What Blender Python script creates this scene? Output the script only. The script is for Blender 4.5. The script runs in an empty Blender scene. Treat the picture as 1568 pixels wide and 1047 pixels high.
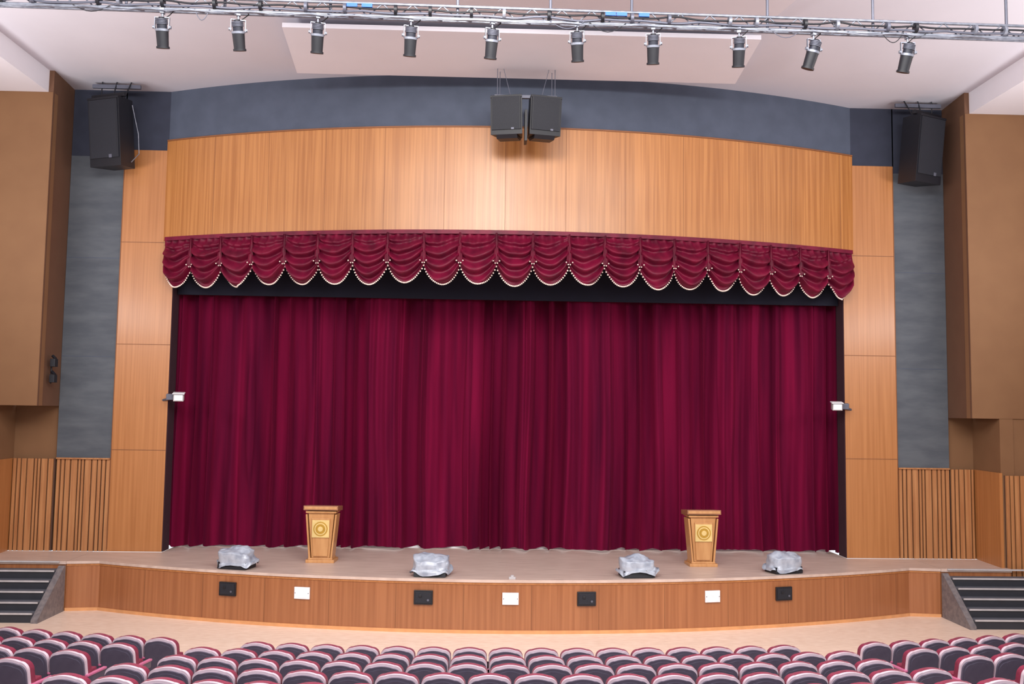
import bpy, bmesh, math, random
from mathutils import Vector, Matrix, noise
random.seed(7)
scene = bpy.context.scene
pi = math.pi

# ------------------------------------------------------------------ materials
def lin(c):
    return tuple(((v/255)/12.92 if v/255 <= .04045 else ((v/255+.055)/1.055)**2.4) for v in c)+(1,)
def setin(b, names, val):
    for n in names:
        if n in b.inputs:
            b.inputs[n].default_value = val; return
def mat(name, c, rough=.6, metal=0, c2=None, scale=(6,6,6), bump=0, sheen=0, coat=0, detail=4, ramp=(.35,.65), panel=None, spec=None, sheencol=None, coatr=.2):
    m = bpy.data.materials.new(name); m.use_nodes = True
    nt = m.node_tree; b = nt.nodes['Principled BSDF']; L = nt.links
    b.inputs['Base Color'].default_value = lin(c)
    b.inputs['Roughness'].default_value = rough
    b.inputs['Metallic'].default_value = metal
    if spec is not None: setin(b, ['Specular IOR Level'], spec)
    if sheen:
        setin(b, ['Sheen Weight'], sheen); setin(b, ['Sheen Roughness'], .4)
        if sheencol: setin(b, ['Sheen Tint'], lin(sheencol))
    if coat:
        setin(b, ['Coat Weight'], coat); setin(b, ['Coat Roughness'], coatr)
    if c2 is None: c2 = tuple(max(0, v*.93) for v in c)
    tc = nt.nodes.new('ShaderNodeTexCoord'); mp = nt.nodes.new('ShaderNodeMapping')
    mp.inputs['Scale'].default_value = scale
    nz = nt.nodes.new('ShaderNodeTexNoise'); nz.inputs['Detail'].default_value = detail; nz.inputs['Scale'].default_value = 1
    cr = nt.nodes.new('ShaderNodeValToRGB')
    cr.color_ramp.elements[0].position = ramp[0]; cr.color_ramp.elements[0].color = lin(c2)
    cr.color_ramp.elements[1].position = ramp[1]; cr.color_ramp.elements[1].color = lin(c)
    L.new(tc.outputs['Object'], mp.inputs['Vector']); L.new(mp.outputs['Vector'], nz.inputs['Vector'])
    L.new(nz.outputs['Fac'], cr.inputs['Fac'])
    out = cr.outputs['Color']
    if panel:
        sx = nt.nodes.new('ShaderNodeSeparateXYZ'); L.new(tc.outputs['Object'], sx.inputs[0])
        dv = nt.nodes.new('ShaderNodeMath'); dv.operation = 'DIVIDE'; dv.inputs[1].default_value = panel[0]
        L.new(sx.outputs[panel[2]], dv.inputs[0])
        fl = nt.nodes.new('ShaderNodeMath'); fl.operation = 'FLOOR'; L.new(dv.outputs[0], fl.inputs[0])
        wn = nt.nodes.new('ShaderNodeTexWhiteNoise'); wn.noise_dimensions = '1D'; L.new(fl.outputs[0], wn.inputs['W'])
        mr = nt.nodes.new('ShaderNodeMapRange'); mr.inputs['To Min'].default_value = 1-panel[1]; mr.inputs['To Max'].default_value = 1+panel[1]*.5
        L.new(wn.outputs['Value'], mr.inputs['Value'])
        hs = nt.nodes.new('ShaderNodeHueSaturation'); L.new(out, hs.inputs['Color']); L.new(mr.outputs[0], hs.inputs['Value'])
        out = hs.outputs['Color']
    L.new(out, b.inputs['Base Color'])
    if bump:
        bp = nt.nodes.new('ShaderNodeBump'); bp.inputs['Strength'].default_value = bump; bp.inputs['Distance'].default_value = .02
        L.new(nz.outputs['Fac'], bp.inputs['Height']); L.new(bp.outputs['Normal'], b.inputs['Normal'])
    return m

M = {}
M['wood'] = mat('veneer_wood', (186,126,71), .38, c2=(162,103,53), scale=(22,22,.4), coat=.4, panel=(1.22,.06,0), coatr=.3)
M['woodp'] = mat('pillar_wood', (180,120,70), .42, c2=(164,105,57), scale=(20,20,.4), coat=.2)
M['woodf'] = mat('stage_front_wood', (166,106,66), .36, c2=(148,90,53), scale=(18,18,.4), coat=.5, panel=(1.22,.06,0))
M['seam'] = mat('wood_seam', (132,82,48), .6)
M['dark'] = mat('blue_grey_acoustic_fabric', (78,85,102), .9, c2=(72,79,95), scale=(3,3,3))
M['darker'] = mat('dark_blue_fabric', (52,56,72), .9, c2=(46,50,65), scale=(3,3,3))
M['grey'] = mat('grey_fabric_panel', (94,98,104), .95, c2=(82,86,93), scale=(1.5,1.5,5), bump=.5, detail=8, spec=.2)
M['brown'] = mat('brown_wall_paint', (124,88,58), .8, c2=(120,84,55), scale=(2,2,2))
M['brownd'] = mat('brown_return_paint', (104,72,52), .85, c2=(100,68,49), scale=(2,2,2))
M['slat'] = mat('slat_wood', (182,128,82), .5, c2=(160,104,62), scale=(20,20,.8))
M['groove'] = mat('slat_groove', (80,52,38), .8)
M['ceil'] = mat('ceiling_paint', (217,216,226), .9, c2=(214,213,223), scale=(1,1,1))
M['ceil2'] = mat('ceiling_cloud_paint', (230,228,236), .85, c2=(227,225,233), scale=(1,1,1))
M['stage'] = mat('stage_floor_boards', (212,190,178), .38, c2=(194,170,158), scale=(2,16,2), panel=(.45,.05,1))
M['hall'] = mat('hall_floor_vinyl', (248,224,206), .38, c2=(236,208,188), scale=(5,14,5), panel=(.35,.04,1))
M['trim'] = mat('orange_skirting', (220,158,106), .4)
M['black'] = mat('black_plastic', (22,23,31), .5)
M['blackf'] = mat('black_grille', (28,30,40), .7, c2=(22,24,33), scale=(60,60,60))
M['blackc'] = mat('black_cloth', (20,20,38), .95)
M['reveal'] = mat('dark_reveal_paint', (58,30,42), .8)
M['silver'] = mat('galvanised_steel', (150,154,166), .45, .5, c2=(120,124,136), scale=(12,12,12))
M['steeld'] = mat('painted_steel', (104,106,120), .5, .4)
M['lampb'] = mat('lamp_housing', (40,42,54), .45, .2)
M['white'] = mat('white_plate', (245,245,250), .5)
M['curtain'] = mat('crimson_velvet', (114,10,50), .9, c2=(72,5,36), scale=(4,4,.2), sheen=.14, sheencol=(220,50,110), detail=6, ramp=(.3,.7), spec=.1)
M['valance'] = mat('crimson_satin', (114,10,46), .5, c2=(84,5,34), scale=(4,4,4), sheen=.06, sheencol=(230,70,130), spec=.3)
M['fringe'] = mat('cream_fringe', (245,226,214), .6)
M['gold'] = mat('gold_emblem', (204,160,66), .35, .4)
M['plaque'] = mat('cream_plaque', (226,196,128), .5)
M['lect'] = mat('lectern_wood', (200,148,96), .4, c2=(186,132,82), scale=(14,14,1.5), coat=.2)
M['lecttop'] = mat('lectern_top_wood', (156,104,72), .35, coat=.3)
M['stepr'] = mat('step_riser_dark', (44,46,54), .6)
M['stept'] = mat('step_tread_grey', (96,98,108), .6)
M['nose'] = mat('step_nosing_light', (190,186,188), .5)
M['stone'] = mat('stringer_stone', (128,120,120), .6, c2=(104,98,102), scale=(14,14,14))
M['shell'] = mat('seat_shell', (84,78,94), .45, c2=(76,70,86), scale=(8,8,8), coat=.3)
M['rim'] = mat('seat_rim', (224,202,214), .35, coat=.4)  # pale colour carries the glare along the seat-back tops
M['pad'] = mat('seat_fabric', (132,26,60), .8, c2=(112,18,48), scale=(20,20,20), sheen=.2)
M['arm'] = mat('armrest_pad', (200,110,146), .4)
M['carpet'] = mat('seating_riser_floor', (150,110,112), .9, c2=(130,95,100), scale=(5,5,5))
M['wrap'] = mat('clear_plastic_wrap', (178,185,198), .3, c2=(144,152,168), scale=(7,7,7), bump=.5, coat=.5)
M['blue'] = mat('blue_cable_tie', (50,110,220), .5)

# ------------------------------------------------------------------ mesh builder
class MB:
    def __init__(s): s.v=[]; s.f=[]; s.m=[]; s.mats=[]; s.sm=[]
    def mi(s, k):
        if k not in s.mats: s.mats.append(k)
        return s.mats.index(k)
    def add(s, vs, fs, k, T=None, smooth=False):
        o=len(s.v); i=s.mi(k)
        for v in vs:
            v=Vector(v)
            if T is not None: v=T@v
            s.v.append(tuple(v))
        for f in fs: s.f.append([a+o for a in f]); s.m.append(i); s.sm.append(smooth)
    def box(s, c, d, k, T=None, top=None):
        x,y,z=[a/2 for a in d]; tx,ty=top if top else (1,1)
        vs=[(-x,-y,-z),(x,-y,-z),(x,y,-z),(-x,y,-z),(-x*tx,-y*ty,z),(x*tx,-y*ty,z),(x*tx,y*ty,z),(-x*tx,y*ty,z)]
        vs=[(a+c[0],b+c[1],e+c[2]) for a,b,e in vs]
        s.add(vs,[(0,3,2,1),(4,5,6,7),(0,1,5,4),(1,2,6,5),(2,3,7,6),(3,0,4,7)],k,T)
    def cyl(s, p0, p1, r0, r1, k, n=12, T=None, caps=True):
        p0=Vector(p0);p1=Vector(p1);d=(p1-p0).normalized()
        a=d.orthogonal().normalized();b=d.cross(a)
        vs=[];
        for p,r in((p0,r0),(p1,r1)):
            for i in range(n):
                t=2*pi*i/n; vs.append(p+a*math.cos(t)*r+b*math.sin(t)*r)
        fs=[(i,(i+1)%n,n+(i+1)%n,n+i) for i in range(n)]
        s.add(vs,fs,k,T,True)
        if caps:
            s.add(vs,[tuple(range(n-1,-1,-1)),tuple(range(n,2*n))],k,T)
    def tube(s, pts, r, k, n=6):
        for a,b in zip(pts[:-1],pts[1:]): s.cyl(a,b,r,r,k,n)
    def prism(s, poly, z0, z1, k, T=None, axis='z'):
        n=len(poly)
        def q(a,b,c): return (a,b,c) if axis=='z' else ((a,c,b) if axis=='y' else (c,a,b))
        vs=[q(a,b,z0) for a,b in poly]+[q(a,b,z1) for a,b in poly]
        fs=[tuple(range(n-1,-1,-1)),tuple(range(n,2*n))]+[(i,(i+1)%n,n+(i+1)%n,n+i) for i in range(n)]
        s.add(vs,fs,k,T)
    def grid(s, fn, nu, nv, k, smooth=True):
        vs=[fn(i/nu,j/nv) for j in range(nv+1) for i in range(nu+1)]
        fs=[(j*(nu+1)+i,j*(nu+1)+i+1,(j+1)*(nu+1)+i+1,(j+1)*(nu+1)+i) for j in range(nv) for i in range(nu)]
        s.add(vs,fs,k,None,smooth)
    def sphere(s, c, r, k, nu=8, nv=6, sc=(1,1,1)):
        def fn(u,v):
            a=2*pi*u;b=pi*v
            return (c[0]+r*sc[0]*math.sin(b)*math.cos(a),c[1]+r*sc[1]*math.sin(b)*math.sin(a),c[2]+r*sc[2]*math.cos(b))
        s.grid(fn,nu,nv,k)
    def obj(s, name, bevel=0, loc=None, rotz=0, recalc=True):
        me=bpy.data.meshes.new(name); me.from_pydata(s.v,[],s.f)
        for k in s.mats: me.materials.append(M[k])
        me.polygons.foreach_set('material_index',s.m); me.polygons.foreach_set('use_smooth',s.sm)
        me.update()
        if recalc:
            bm=bmesh.new(); bm.from_mesh(me); bmesh.ops.recalc_face_normals(bm,faces=bm.faces); bm.to_mesh(me); bm.free()
        o=bpy.data.objects.new(name,me); scene.collection.objects.link(o)
        if loc: o.location=loc
        o.rotation_euler[2]=rotz
        if bevel:
            b=o.modifiers.new('bevel','BEVEL'); b.width=bevel; b.segments=2; b.limit_method='ANGLE'
        return o

def arcpts(Yc,R,x0,x1,n):
    return [(x0+(x1-x0)*i/n, Yc-math.sqrt(R*R-(x0+(x1-x0)*i/n)**2)) for i in range(n+1)]

SZ=.95
SYc,SR=36.5,19.7
FYc,FR=37.45,19.25
CZ=10.75

# ------------------------------------------------------------------ floor
b=MB(); b.box((0,9.5,-.1),(27,23,.2),'hall'); b.obj('floor')

# ------------------------------------------------------------------ stage
b=MB()
fr=arcpts(SYc,SR,-8,8,64)
poly=fr+[(8.6,18.42),(8.6,19.65),(7.2,19.65),(7.2,24.7),(-7.2,24.7),(-7.2,19.65),(-8.6,19.65),(-8.6,18.42)]
b.prism(poly,SZ-.05,SZ,'stage')
poly2=[(x,y+.03) for x,y in fr]+[(8.6,18.45),(8.6,19.65),(-8.6,19.65),(-8.6,18.45)]
b.prism(poly2,0,SZ-.05,'woodf')
def strip(b,pts,off,z0,z1,k,th=.02):
    for (x0,y0),(x1,y1) in zip(pts[:-1],pts[1:]):
        d=Vector((x1-x0,y1-y0,0)); n=Vector((d.y,-d.x,0)).normalized()
        a0=Vector((x0,y0,0))+n*off; a1=Vector((x1,y1,0))+n*off; c0=a0+n*th; c1=a1+n*th
        vs=[(a0.x,a0.y,z0),(a1.x,a1.y,z0),(c1.x,c1.y,z0),(c0.x,c0.y,z0),(a0.x,a0.y,z1),(a1.x,a1.y,z1),(c1.x,c1.y,z1),(c0.x,c0.y,z1)]
        b.add(vs,[(0,3,2,1),(4,5,6,7),(0,1,5,4),(1,2,6,5),(2,3,7,6),(3,0,4,7)],k)
strip(b,[(-8.6,18.45)]+[(x,y+.03) for x,y in fr]+[(8.6,18.45)],0,0,.06,'trim')
strip(b,[(-8.6,18.45)]+[(x,y+.03) for x,y in fr]+[(8.6,18.45)],0,SZ-.09,SZ-.05,'woodp',.012)
for i in range(-6,7):
    x=i*1.22+.35
    if abs(x)<7.9:
        y=SYc-math.sqrt(SR*SR-x*x)+.03
        b.box((x,y-.001,.48),(.008,.006,.82),'seam')
b.obj('stage_platform')
for sgn,nm in((-1,'left'),(1,'right')):
    b=MB(); xo = 10.4 if sgn<0 else 10.05
    b.box((sgn*(8.61+xo)/2,19.05,SZ-.03),(xo-8.61,1.24,.06),'stage')
    b.box((sgn*(8.61+xo)/2,19.06,(SZ-.06)/2),(xo-8.61,1.2,SZ-.06),'woodf')
    b.obj('floor_landing_'+nm)

def fronty(x): return SYc-math.sqrt(SR*SR-x*x)+.03
for x in (-5.24,-1.59,1.34,5.13):
    b=MB(); T=Matrix.Translation((x,fronty(x)-.02,.62))@Matrix.Rotation(math.asin(x/SR),4,'Z')
    b.box((0,-.005,0),(.34,.04,.25),'black',T); b.box((0,-.03,0),(.29,.015,.2),'blackf',T)
    b.box((-.05,-.045,.03),(.05,.012,.05),'black',T); b.cyl((.09,-.035,-.04),(.09,-.05,-.04),.02,.02,'steeld',10,T)
    b.obj('stage_front_floor_box',.006)
for x in (-3.81,-.03,3.70):
    b=MB(); T=Matrix.Translation((x,fronty(x)-.02,.62))@Matrix.Rotation(math.asin(x/SR),4,'Z')
    b.box((0,0,0),(.29,.03,.21),'white',T); b.box((0,-.016,0),(.25,.008,.17),'white',T)
    for sx in(-.125,.125): b.cyl((sx,-.014,.0),(sx,-.024,0),.008,.008,'steeld',8,T)
    b.obj('white_wall_plate',.005)
b=MB(); b.box((0,16.9,SZ+.02),(.12,.06,.04),'nose'); b.cyl((0,16.9,SZ+.03),(0,16.9,SZ+.07),.035,.03,'nose'); b.obj('stage_edge_microphone_socket',.005)

# ------------------------------------------------------------------ stairs
for sgn in(-1,1):
    b=MB(); n=6; h=SZ/n; run=.2; x0,x1=8.73,10.9
    for i in range(n-1):
        y1=18.42; y0=18.42-run*(n-1-i); z=h*(i+1)
        b.box((sgn*(x0+x1)/2,(y0+y1)/2,z-h/2),(x1-x0,y1-y0,h),'stepr')
        b.box((sgn*(x0+x1)/2,y0+.11,z+.008),(x1-x0,.24,.016),'stept')
        b.box((sgn*(x0+x1)/2,y0-.015,z+.005),(x1-x0,.03,.03),'nose')
    b.box((sgn*(x0+x1)/2,18.41,SZ-.01),(x1-x0,.04,.03),'nose')
    yb=18.42-run*(n-1)-.06
    prof=[(18.42,0),(18.42,SZ-.08),(18.38,SZ-.08),(yb,.06),(yb,0)]
    xa,xb=(8.61,8.73) if sgn>0 else (-8.73,-8.61)
    b.prism(prof,xa,xb,'stone',None,'x')
    b.obj('stage_steps')

# ------------------------------------------------------------------ proscenium
PY=19.7
for sgn,nm in((-1,'left'),(1,'right')):
    b=MB()
    xc=sgn*(7.22+8.35)/2
    b.box((xc,PY+.2,(SZ+9.45)/2),(1.13,.4,9.45-SZ),'woodp')
    b.box((sgn*7.214,PY+.215,(SZ+8)/2),(.012,.4,8-SZ),'reveal')  # thin dark strip over the pillar's inner face
    for z in (3.05,5.27,7.45):
        b.box((xc,PY-.001,z),(1.13,.006,.014),'seam')
    b.box((sgn*8.345,PY-.004,(SZ+9.45)/2),(.012,.012,8.4),'seam')
    b.obj('proscenium_pillar_'+nm)
    b=MB()
    b.box((sgn*8.915,PY+.15,(2.85+9.3)/2),(1.13,.26,9.3-2.85),'grey')
    b.box((sgn*8.915,PY+.15,(9.3+CZ)/2),(1.13,.26,CZ-9.3),'darker')
    b.box((sgn*7.9,PY+.12,(9.45+CZ)/2),(.95,.2,CZ-9.45),'darker')
    for z in(5,7.1): b.box((sgn*8.915,PY+.02,z),(1.13,.006,.01),'dark')
    b.obj('trim_acoustic_panel_'+nm)
fx=7.45
def arcwall(z0,z1,key,R,th):
    b=MB(); pts=arcpts(FYc,R,-fx,fx,72)
    b.prism([(x,y) for x,y in pts]+[(x,y+th) for x,y in pts][::-1],z0,z1,key)
    return b
b=arcwall(7.48,9.67,'wood',FR,.25)
for i in range(-5,7):
    x=i*1.22-.2
    if abs(x)<7.3: b.box((x,FYc-math.sqrt(FR*FR-x*x)-.0005,8.57),(.006,.004,2.18),'seam')
b.obj('wall_proscenium_fascia')
b=arcwall(9.67,CZ,'dark',FR-.03,.25)
b.obj('wall_upper_fascia')
b=MB(); pts=arcpts(FYc,FR+.02,-fx,fx,72); b.prism(pts+[(x,y+.1) for x,y in pts][::-1],9.65,9.68,'seam'); b.obj('trim_fascia')

# ------------------------------------------------------------------ side walls / recess
for sgn,nm in((-1,'left'),(1,'right')):
    xo = 10.4 if sgn<0 else 10.05
    b=MB()
    def sx(l): return [(sgn*x,y) for x,y in l]
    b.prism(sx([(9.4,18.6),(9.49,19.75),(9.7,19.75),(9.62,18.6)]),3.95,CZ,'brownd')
    b.box((sgn*(9.405+13.3)/2,18.70,(3.95+10.3)/2),(13.3-9.405,.22,10.3-3.95),'brown')
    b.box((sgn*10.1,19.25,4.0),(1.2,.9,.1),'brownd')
    b.box((sgn*(9.4+xo)/2+sgn*.1,19.9,(SZ+3.95)/2),(xo-9.4+.3,.2,3.95-SZ),'brown')
    b.prism(sx([(xo,19.8),(xo-.08,18.6),(xo+.2,18.6),(xo+.2,19.8)]),SZ,3.95,'brown')
    b.box((sgn*(xo+13.3)/2+sgn*.1,18.74,3.95/2),(13.3-xo-.1,.24,3.95),'brown')
    b.obj('wall_'+nm)
    b=MB()
    def slats(xa,xb,y,z0,z1):
        b.box(((xa+xb)/2,y+.03,(z0+z1)/2),(abs(xb-xa),.03,z1-z0),'groove')
        x=min(xa,xb)+.01; random.seed(3)
        while x<max(xa,xb)-.05:
            w=random.choice((.04,.06,.09,.12)); w=min(w,max(xa,xb)-x)
            b.box((x+w/2,y,(z0+z1)/2),(w,.05,z1-z0),'slat'); x+=w+.028
    slats(sgn*8.36,sgn*9.46,19.72,SZ,2.85)
    slats(sgn*9.5,sgn*(xo-.04),19.72,SZ,2.85)
    b.prism(sx([(xo-.02,19.78),(xo-.12,18.58),(xo-.06,18.58),(xo+.02,19.78)]),SZ,2.85,'woodp')
    slats(sgn*(xo-.02),sgn*12.5,18.56,0,2.8)
    b.box((sgn*8.91,19.70,2.86),(1.1,.08,.03),'slat')
    b.obj('trim_slat_dado_'+nm)
    b=MB(); b.box((sgn*13.3,12,5.4),(.2,13.4,10.7),'brown'); b.obj('wall_side_'+nm)
    b=MB(); b.box((sgn*11.5,11.9,10.525),(4.0,13.4,.45),'ceil2'); b.obj('trim_soffit_'+nm)

# ------------------------------------------------------------------ ceiling
b=MB(); b.box((0,12.4,CZ+.1),(27,16,.2),'ceil'); b.obj('ceiling')
b=MB()
def slab(b,pts,k,th=.08):
    vs=[(x,y,z) for x,y,z in pts]+[(x,y,z+th) for x,y,z in pts]
    b.add(vs,[(3,2,1,0),(4,5,6,7),(0,1,5,4),(1,2,6,5),(2,3,7,6),(3,0,4,7)],k)
slab(b,[(-4.15,15.6,10.52),(4.2,15.6,10.52),(4.3,17.65,10.47),(-4.3,17.65,10.47)],'ceil2')
b.obj('ceiling_cloud_panel')
b=MB(); slab(b,[(-4.5,12.2,10.4),(4.5,12.2,10.4),(4.2,15.3,10.66),(-4.2,15.3,10.66)],'ceil2',.06)
b.obj('ceiling_cloud_panel')

# ------------------------------------------------------------------ curtain
def curt(u,v):
    x=-7.6+15.2*u; z=SZ+.05+v*7.0
    d=1-v
    ph=x*1.95+.75*math.sin(x*1.7+.4)+.38*math.sin(x*4.1+2)+.10*math.sin(z*.7+x*.8)*d
    s1=math.sin(2*pi*ph); s2=math.sin(2*pi*(x*4.3+.5*math.sin(x*2.7)+.12*math.sin(z*.9+x)))
    n1=noise.noise((x*1.1,z*.12,3.1)); n2=noise.noise((x*6,z*.25,7)); n3=noise.noise((x*2.7,z*.1,11))
    amp=max(.03,.095+.05*d**2+.14*n3)
    y=20.32-amp*(abs(s1)**.6*(1 if s1>0 else -1))-.03*s2-.14*n1-.06*n2-.06*d**6*math.sin(x*7)
    xx=x+.045*math.cos(2*pi*ph)
    if v<.08: z+=.03*math.sin(2*pi*ph+1)*(1-v/.08)
    return (xx,y,z)
b=MB(); b.grid(curt,1500,36,'curtain'); b.obj('stage_curtain',recalc=False)
b=MB(); b.box((0,19.98,7.3),(14.38,.05,1.85),'blackc'); b.obj('trim_black_border')
for s_ in(-1,1):
    b=MB(); b.box((s_*7.75,20.85,4.475),(1.0,.04,7.05),'blackc'); b.obj('black_stage_leg')  # added sheet keeping backstage light out of the gap beside the curtain
b=MB(); b.box((0,24.9,5.4),(21.8,.2,9),'ceil'); b.obj('wall_backstage')
b=MB(); b.box((0,20.65,SZ+.03),(14.2,.06,.06),'white'); b.obj('trim_backstage_cable_cover')  # white strip stands in for light leaking under the curtain hem

# ------------------------------------------------------------------ valance: overlapping swags
b=MB()
a_max=math.asin(7.32/FR); NS=21; zt=7.5
def arcp(a,r): return (r*math.sin(a), FYc-r*math.cos(a))
OV=.045
for k in range(NS):
    rj=random.uniform(.95,1.05); ofs=random.uniform(-.1,.1); nf=random.uniform(3.7,4.5); lean=random.uniform(-.14,.14)
    def fn(u,v,k=k,rj=rj,ofs=ofs,nf=nf,lean=lean):
        a=-a_max+2*a_max*(k-OV+(1+2*OV)*u)/NS
        w=4*u*(1-u); e=w**.72
        z=zt-(v*.54+.49*rj*(v**.85)*e)
        env=min(1,w*2.0)
        q=(nf*v+ofs+lean*(u-.5)*6+.16*noise.noise((u*3,v*2,k*3.3)))%1.0
        fold=(q/.72 if q<.72 else (1-q)/.28)
        fold=fold*fold*(3-2*fold)
        disp=.04+.15*env*fold*min(1,max(0,v-.08)*5)+.12*math.sin(pi*min(1,v*1.02))*w + .03*math.sin(2*pi*u*4.5)*max(0,1-v*2)
        disp+=.05*(1-env)*v + .014*noise.noise((a*60,z*9,k)) + .02*(k%2)
        if v>.97: disp-=.03
        x,y=arcp(a,FR+.02+disp); return (x,y,z)
    b.grid(fn,34,64,'valance')
    for i in range(27):
        p=fn(i/26,1.0)
        b.sphere((p[0],p[1]-.025,p[2]-.018),.017,'fringe',6,4)
    if k<NS-1:
        a=-a_max+2*a_max*(k+1)/NS
        def ft(u,v,a=a):
            aa=a+.0030*(u*2-1)*(.3+.8*v)
            x,y=arcp(aa,FR+.17+.02*math.cos(u*pi*4)+.02*v); return(x,y,zt-.02-v*(.62-.06*abs(u*2-1)))
        b.grid(ft,8,10,'valance')
        for i in range(4):
            p=ft(i/3,1); b.sphere((p[0],p[1]-.02,p[2]-.012),.015,'fringe',6,4)
pts=arcpts(FYc,FR+.13,-7.37,7.37,72)
b.prism(pts+[(x,y+.13) for x,y in pts][::-1],7.46,7.54,'valance')
b.obj('curtain_valance',recalc=False)

# ------------------------------------------------------------------ speakers
def speaker(b,T,w,h,d):
    pl=[(-w/2,-d/2),(w/2,-d/2),(w/2*.7,d/2),(-w/2*.7,d/2)]
    b.prism(pl,-h/2,h/2,'black',T)
    b.box((0,-d/2-.012,h*.04),(w*.92,.025,h*.84),'blackf',T)
    b.box((w*.2,-d/2-.028,-h*.36),(w*.09,.01,h*.05),'steeld',T)
    for s_ in(-1,1):
        b.box((s_*w*.43,-d/2-.026,h*.04),(.012,.006,h*.84),'black',T)
    b.box((0,-d/2-.01,h/2-.03),(w,.02,.04),'black',T)
b=MB(); cx=.15; cy=17.3
for s_ in(-1,1):
    T=Matrix.Translation((cx+s_*.32,cy,9.58))@Matrix.Rotation(s_*.22,4,'Z')@Matrix.Rotation(.12,4,'X')
    speaker(b,T,.61,.74,.5)
    b.prism([(-.25,-.37),(.24,-.37),(.12,-.44),(-.2,-.44)],-.2,.2,'black',T,'x')
    b.cyl((cx+s_*.5,cy,9.9),(cx+s_*.5,cy+.05,CZ),.008,.008,'steeld',6)
    b.cyl((cx+s_*.55,cy-.15,9.9),(cx+s_*.55,cy-.1,CZ),.008,.008,'steeld',6)
    b.cyl((cx+s_*.3,cy-.15,9.96),(cx+s_*.5,cy-.1,CZ),.006,.006,'steeld',6)
b.box((cx,cy,9.98),(1.2,.06,.06),'steeld'); b.box((cx,cy-.12,9.35),(.05,.3,.6),'black')
b.obj('hanging_speaker_cluster',.01)
for sgn in(-1,1):
    b=MB(); X=8.7 if sgn>0 else -8.38
    T=Matrix.Translation((X,19.15,9.65 if sgn>0 else 9.63))@Matrix.Rotation(sgn*(.45 if sgn>0 else .35),4,'Z')@Matrix.Rotation(.12,4,'X')
    speaker(b,T,.78,1.42,.55)
    b.box((0,-.1,.76),(.82,.08,.08),'black',T)
    for q in(-.3,.0,.3): b.cyl(T@Vector((q,0,.7)),(X+q,19.2,CZ),.014,.014,'black',6)
    b.tube([T@Vector((.33,.2,.6)),T@Vector((.39,.28,.0)),T@Vector((.37,.3,-.4)),T@Vector((.33,.1,-.6))],.01,'silver')
    b.box((X,19.2,CZ-.1),(1.0,.06,.08),'steeld')
    b.obj('hanging_loudspeaker',.01)

for x,s_ in((-6.92,-1),(6.95,1)):
    b=MB(); T=Matrix.Translation((x,19.5,4.17))@Matrix.Rotation(s_*-.25,4,'Z')@Matrix.Rotation(.1,4,'X')
    b.box((0,-.08,0),(.2,.3,.15),'nose',T); b.box((0,-.24,.0),(.17,.03,.12),'white',T); b.box((0,-.1,.085),(.24,.36,.02),'white',T)
    b.box((s_*.17,0,-.0),(.16,.16,.12),'steeld',T); b.cyl((x+s_*.1,19.55,4.15),(x+s_*.4,19.71,4.1),.025,.025,'steeld')
    b.obj('side_stage_camera',.01)
b=MB()
for dz in(4.82,4.5):
    b.box((-9.30,19.0,dz),(.1,.14,.16),'black'); b.cyl((-9.26,18.98,dz+.08),(-9.34,19.02,dz+.14),.03,.03,'black')
b.cyl((-9.37,19.05,4.4),(-9.37,19.05,4.9),.015,.015,'black')
b.obj('wall_mounted_sensor',.01)

# ------------------------------------------------------------------ lecterns
for x,y,rz in((-3.72,18.68,-.04),(3.83,18.62,.04)):
    b=MB()
    b.box((0,0,.03),(.56,.44,.06),'lect'); b.box((0,0,.075),(.48,.38,.03),'lect')
    b.box((0,0,.53),(.36,.3,.88),'lect',None,(1.42,1.2))
    b.box((0,-.165,.50),(.28,.03,.74),'lect',Matrix.Rotation(.034,4,'X'),(1.28,1))
    for s_ in(-1,1):
        b.box((s_*.205,-.02,.53),(.035,.34,.86),'lect',Matrix.Rotation(s_*.09,4,'Y'))
    b.box((0,0,.985),(.6,.44,.04),'lect')
    T=Matrix.Translation((0,-.01,1.05))@Matrix.Rotation(-.08,4,'X')
    b.box((0,0,0),(.68,.5,.09),'lecttop',T); b.box((0,-.252,0),(.64,.012,.05),'lect',T)
    T2=Matrix.Translation((0,-.205,.66))
    b.box((0,0,0),(.34,.03,.34),'plaque',T2)
    for rr,y0,k in((.14,-.02,'gold'),(.118,-.026,'plaque'),(.095,-.032,'gold'),(.05,-.038,'plaque')):
        b.cyl((0,0,.0),(0,y0,.0),rr,rr,k,24,T2)
    b.obj('lectern',.008,(x,y,SZ),rz)

# ------------------------------------------------------------------ plastic wrapped monitors
def wrapped(x,y,seed):
    b=MB()
    b.prism([(-.20,0),(.2,0),(.2,.12),(-.18,.12)],-.29,.29,'black',None,'x')
    def fn(u,v):
        a=2*pi*u
        ca,sa=math.cos(a),math.sin(a)
        rx=.34*(abs(ca)**.45)*(1 if ca>0 else -1); ry=.23*(abs(sa)**.45)*(1 if sa>0 else -1)
        if v<.6: t=v/.6; z=.06+.27*t; k=1-.10*t
        else: t=(v-.6)/.4; z=.33+.06*math.sin(t*pi/2); k=.90*(1-t)
        px,py=rx*k,ry*k
        z-= .10*max(0,-py)/.25*v
        n=noise.noise((px*4+seed,py*4,z*5)); n2=noise.noise((px*13+seed,py*13+5,z*13))
        f=1+.16*n+.045*n2
        if v<.15: f*=1.05+.05*math.sin(a*6+seed)
        return (px*f,py*f,max(.01,z+.05*n+.015*n2+(.035*math.sin(a*4+seed) if v<.12 else 0)))
    b.grid(fn,72,36,'wrap')
    b.obj('plastic_wrapped_stage_monitor',0,(x,y,SZ+.01),math.asin(x/SR))
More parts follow.
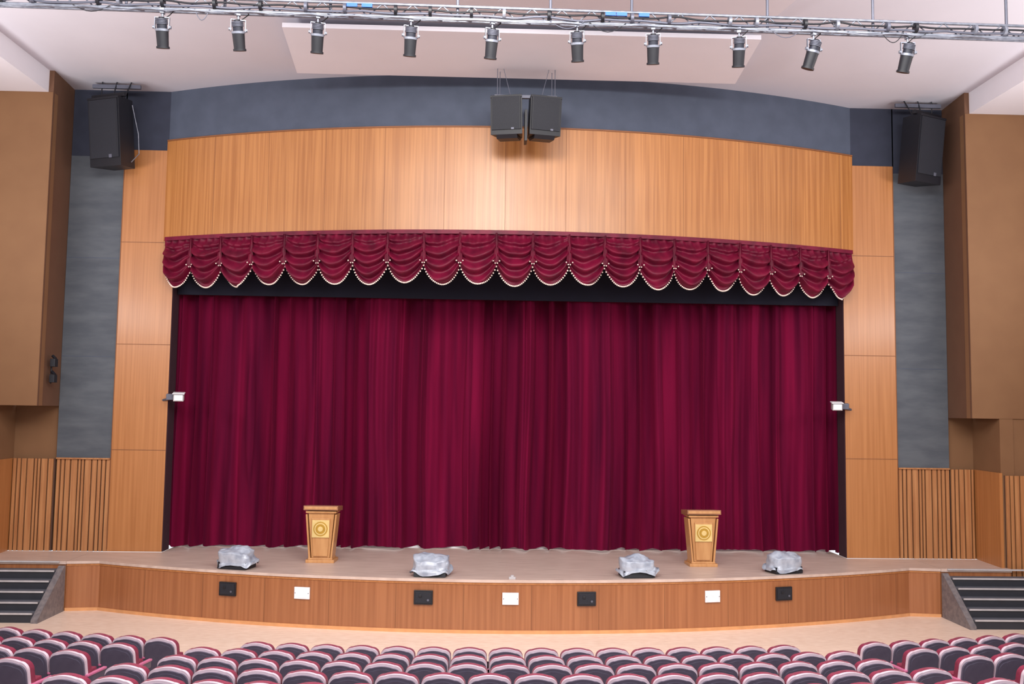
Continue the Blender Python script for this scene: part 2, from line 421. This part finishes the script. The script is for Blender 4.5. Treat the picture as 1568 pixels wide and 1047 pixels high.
for i,(x,y) in enumerate(((-5.17,17.82),(-1.48,17.18),(2.31,17.26),(5.25,17.85))): wrapped(x,y,i*3.7+1)

# ------------------------------------------------------------------ lighting truss
b=MB()
ty=12.0
def tz(x): return 9.17-.008*x
for dy,dz,r in((0,0,.024),(0,.17,.02),(.22,.06,.02)):
    b.cyl((-9.4,ty+dy,tz(-9.4)+dz),(9.4,ty+dy,tz(9.4)+dz),r,r,'silver',10)
x=-9.4
while x<9.3:
    b.cyl((x,ty,tz(x)),(x+.2,ty,tz(x)+.17),.009,.009,'silver',5)
    b.cyl((x+.2,ty,tz(x)+.17),(x+.4,ty,tz(x)),.009,.009,'silver',5)
    b.cyl((x,ty,tz(x)),(x+.2,ty+.22,tz(x)+.06),.008,.008,'steeld',5); x+=.4
for kk,(off,r,key) in enumerate(((.05,.018,'steeld'),(.10,.014,'black'),(-.02,.01,'silver'))):
    pts=[]
    for i in range(240):
        xx=-9.4+18.8*i/239
        pts.append((xx,ty-.03-.01*kk,tz(xx)+off+.03*noise.noise((xx*2.3,kk*5,0))-.02*abs(math.sin(xx*2.8+kk))))
    b.tube(pts,r,key,5)
for xx in(-5.4,-4.1,-2.7,-1.0,.25,1.35,3.2,4.65,6.5,7.6):
    b.cyl((xx,ty+.05,tz(xx)),(xx,ty+.05,10.3),.02,.02,'steeld',8)
for i in range(26):
    xx=-7+i*.56+random.uniform(-.15,.15)
    b.cyl((xx-.02,ty-.03,tz(xx)+.08),(xx+.02,ty-.03,tz(xx)+.08),.07,.07,random.choice(['steeld','silver','black','steeld']),8)
for xx in(-2.4,-2.2,1.05,1.2,1.5): b.box((xx,ty-.05,tz(xx)+.12),(.14,.03,.05),'blue')
for i in range(9):
    xx=random.uniform(-6.5,6.5); w=random.uniform(.2,.5); dd=random.uniform(.05,.16)
    b.tube([(xx+w*t/8,ty-.04,tz(xx)-dd*math.sin(pi*t/8)) for t in range(9)],.006,random.choice(['black','steeld']),5)
b.obj('lighting_truss')
tilts={357:-.12,1238:.2,1385:.15,1122:.05}
for i,px in enumerate((243,357,477,618,742,872,989,1122,1238,1385)):
    x=-4.9+(px-243)*10/1142
    z=tz(x); ty_=tilts.get(px,0)
    b=MB(); 
    b.box((0,0,.0),(.05,.07,.07),'silver'); b.cyl((0,0,-.02),(0,0,-.09),.014,.014,'silver')
    b.box((0,0,-.09),(.19,.03,.012),'silver')
    for s_ in(-1,1):
        b.box((s_*.093,0,-.165),(.008,.035,.16),'silver'); b.cyl((s_*.085,0,-.22),(s_*.12,0,-.22),.022,.022,'silver')
    T=Matrix.Translation((0,0,-.22))@Matrix.Rotation(ty_,4,'Y')@Matrix.Rotation(.30,4,'X')
    b.cyl((0,0,.10),(0,0,.13),.05,.035,'black',20,T)
    for q in range(4): b.cyl((0,0,.04+q*.018),(0,0,.05+q*.018),.078,.078,'steeld',20,T)
    b.cyl((0,0,-.04),(0,0,.10),.066,.066,'lampb',20,T)
    b.cyl((0,0,-.02),(0,0,-.05),.088,.088,'silver',20,T)
    b.cyl((0,0,-.05),(0,0,-.26),.082,.074,'black',20,T); b.cyl((0,0,-.245),(0,0,-.27),.086,.086,'black',20,T)
    b.tube([Vector((.0,.03,-.1)),Vector((.08,.06,-.02)),Vector((.13,.04,.02)),Vector((.1,0,.06))],.007,'black',5)
    b.obj('stage_spotlight',0,(x,ty,z-.03),random.uniform(-.3,.3))

# ------------------------------------------------------------------ seats
def seatmesh():
    b=MB()
    def outline(w,h0,h1,arch,n=10):
        pts=[(-w/2*.92,h0),(w/2*.92,h0),(w/2,h0+.08)]
        r=.09
        for i in range(n+1):
            t=i/n*pi/2; pts.append((w/2-r+r*math.cos(t),h1-r-arch+r*math.sin(t)))
        for i in range(1,8):
            t=i/8; xx=(w/2-r)*(1-2*t); pts.append((xx,h1-arch+arch*(1-(2*t-1)**2)))
        for i in range(n+1):
            t=pi/2+i/n*pi/2; pts.append((-w/2+r+r*math.cos(t),h1-r-arch+r*math.sin(t)))
        pts.append((-w/2,h0+.08)); return pts
    def slabp(pts,y0,y1,k,cur=.0):
        n=len(pts)
        def w(x,z,y): return (x,y-(z-.4)*.20+cur*(x*x),z)
        vs=[w(x,z,y0) for x,z in pts]+[w(x,z,y1) for x,z in pts]
        b.add(vs,[tuple(range(n)),tuple(range(2*n-1,n-1,-1))],k)
        b.add(vs,[(i,(i+1)%n,n+(i+1)%n,n+i) for i in range(n)],k,None,True)
    slabp(outline(.415,.36,.89,.02),-.045,-.018,'shell')
    slabp(outline(.375,.42,.86,.02),-.054,-.044,'shell')
    slabp(outline(.435,.38,.918,.022),-.02,.02,'rim')  # pale edge drawn as glare on the seat back
    slabp(outline(.44,.40,.92,.022),.019,.085,'pad')
    T=Matrix.Translation((0,.14,.5))@Matrix.Rotation(.18,4,'X')
    b.box((0,0,0),(.40,.09,.38),'pad',T); b.box((0,.05,0),(.37,.02,.34),'shell',T)
    for s_ in(-1,1):
        b.box((s_*.228,.06,.32),(.03,.12,.62),'shell'); b.box((s_*.228,.06,.02),(.05,.3,.03),'shell')
        b.box((s_*.228,.10,.60),(.028,.34,.08),'shell')
        b.box((s_*.228,.10,.65),(.046,.36,.026),'arm')
    return b.obj('theater_seat',.006)
s0=seatmesh(); first=True
b2=MB()
random.seed(11)
sp=.462; RK=.14
for i in range(7):
    R=26+.9*i; zf=RK*i
    n=(16,18,18,19,20,21,22)[i]
    offs=[(j-(n-1)/2)*sp for j in range(n)]
    e=4.78+.22*i
    side=[e+j*sp for j in range(7 if i<3 else 6)]
    for q in offs+side+[-q for q in side]:
        th=q/R; x=R*math.sin(th); y=38.2-R*math.cos(th)
        if first: o=s0; first=False
        else:
            o=bpy.data.objects.new('theater_seat',s0.data); scene.collection.objects.link(o)
            m=o.modifiers.new('bevel','BEVEL'); m.width=.006; m.segments=2; m.limit_method='ANGLE'
        o.location=(x,y,zf); o.rotation_euler[2]=th+random.uniform(-.01,.01)
    if i>0:
        A=12.4/R; Ra=R-.45
        pts=[(Ra*math.sin(t),38.2-Ra*math.cos(t)) for t in [-A+2*A*k/40 for k in range(41)]]
        b2.prism([(x,y) for x,y in pts]+[(pts[-1][0],-1),(pts[0][0],-1)],zf-RK if i>1 else 0.0,zf,'carpet')
b2.obj('floor_seating_tiers')

# ------------------------------------------------------------------ lights
def area(name,loc,tgt,sx_,sy_,p,col=(1,1,1)):
    l=bpy.data.lights.new(name,'AREA'); l.shape='RECTANGLE'; l.size=sx_; l.size_y=sy_; l.energy=p; l.color=col
    o=bpy.data.objects.new(name,l); scene.collection.objects.link(o); o.location=loc
    o.rotation_euler=(Vector(tgt)-Vector(loc)).to_track_quat('-Z','Y').to_euler(); return o
def spot(name,loc,tgt,p,ang,blend=.8,col=(1,.94,.86),r=.2):
    l=bpy.data.lights.new(name,'SPOT'); l.energy=p; l.spot_size=math.radians(ang); l.spot_blend=blend; l.color=col; l.shadow_soft_size=r
    o=bpy.data.objects.new(name,l); scene.collection.objects.link(o); o.location=loc
    o.rotation_euler=(Vector(tgt)-Vector(loc)).to_track_quat('-Z','Y').to_euler(); return o
area('house_light_bank',(0,1,10.2),(0,17,3),16,3,1800,(1,.98,.96))  # unseen fill added to brighten the stage end
area('house_light_bank',(0,8,10.3),(0,13.5,0),14,2.0,1000,(1,.98,.96))  # second added fill, over the front seats and floor
area('cove_light',(-10.5,13,6.5),(-4,15,10.7),6,1,380,(1,.97,.97))  # added side fills aimed up to brighten the ceiling, no fitting modelled
area('cove_light',(10.5,13,6.5),(4,15,10.7),6,1,380,(1,.97,.97))
spot('fascia_downlight',(-.8,9.3,10.0),(-.3,18.2,8.7),1300,46,1.0,r=.8)
spot('fascia_downlight',(-3.9,9.3,10.0),(-3.6,18.2,8.4),160,40,1.0,r=.25)
spot('fascia_downlight',(4.2,9.3,10.0),(4.2,18.2,8.4),160,40,1.0,r=.25)
area('backstage_light',(0,23,7),(0,24,1),12,1,200)
w=bpy.data.worlds.new('world'); scene.world=w; w.use_nodes=True
w.node_tree.nodes['Background'].inputs[0].default_value=(.95,.95,1,1)
w.node_tree.nodes['Background'].inputs[1].default_value=1.0

# ------------------------------------------------------------------ camera
f=1413.0;p=0.0757;psi=0.03;r=0.0137
F=Vector((math.sin(psi)*math.cos(p),math.cos(psi)*math.cos(p),math.sin(p)))
R0=Vector((math.cos(psi),-math.sin(psi),0));U0=R0.cross(F)
Rv=math.cos(r)*R0+math.sin(r)*U0;Uv=math.cos(r)*U0-math.sin(r)*R0
cd=bpy.data.cameras.new('camera'); cam=bpy.data.objects.new('camera',cd); scene.collection.objects.link(cam)
m=Matrix((( Rv.x,Uv.x,-F.x,-.57),(Rv.y,Uv.y,-F.y,0),(Rv.z,Uv.z,-F.z,3.95),(0,0,0,1)))
cam.matrix_world=m
cd.sensor_width=36; cd.lens=36*f/1568; cd.clip_end=200
scene.camera=cam
scene.view_settings.view_transform='Standard'
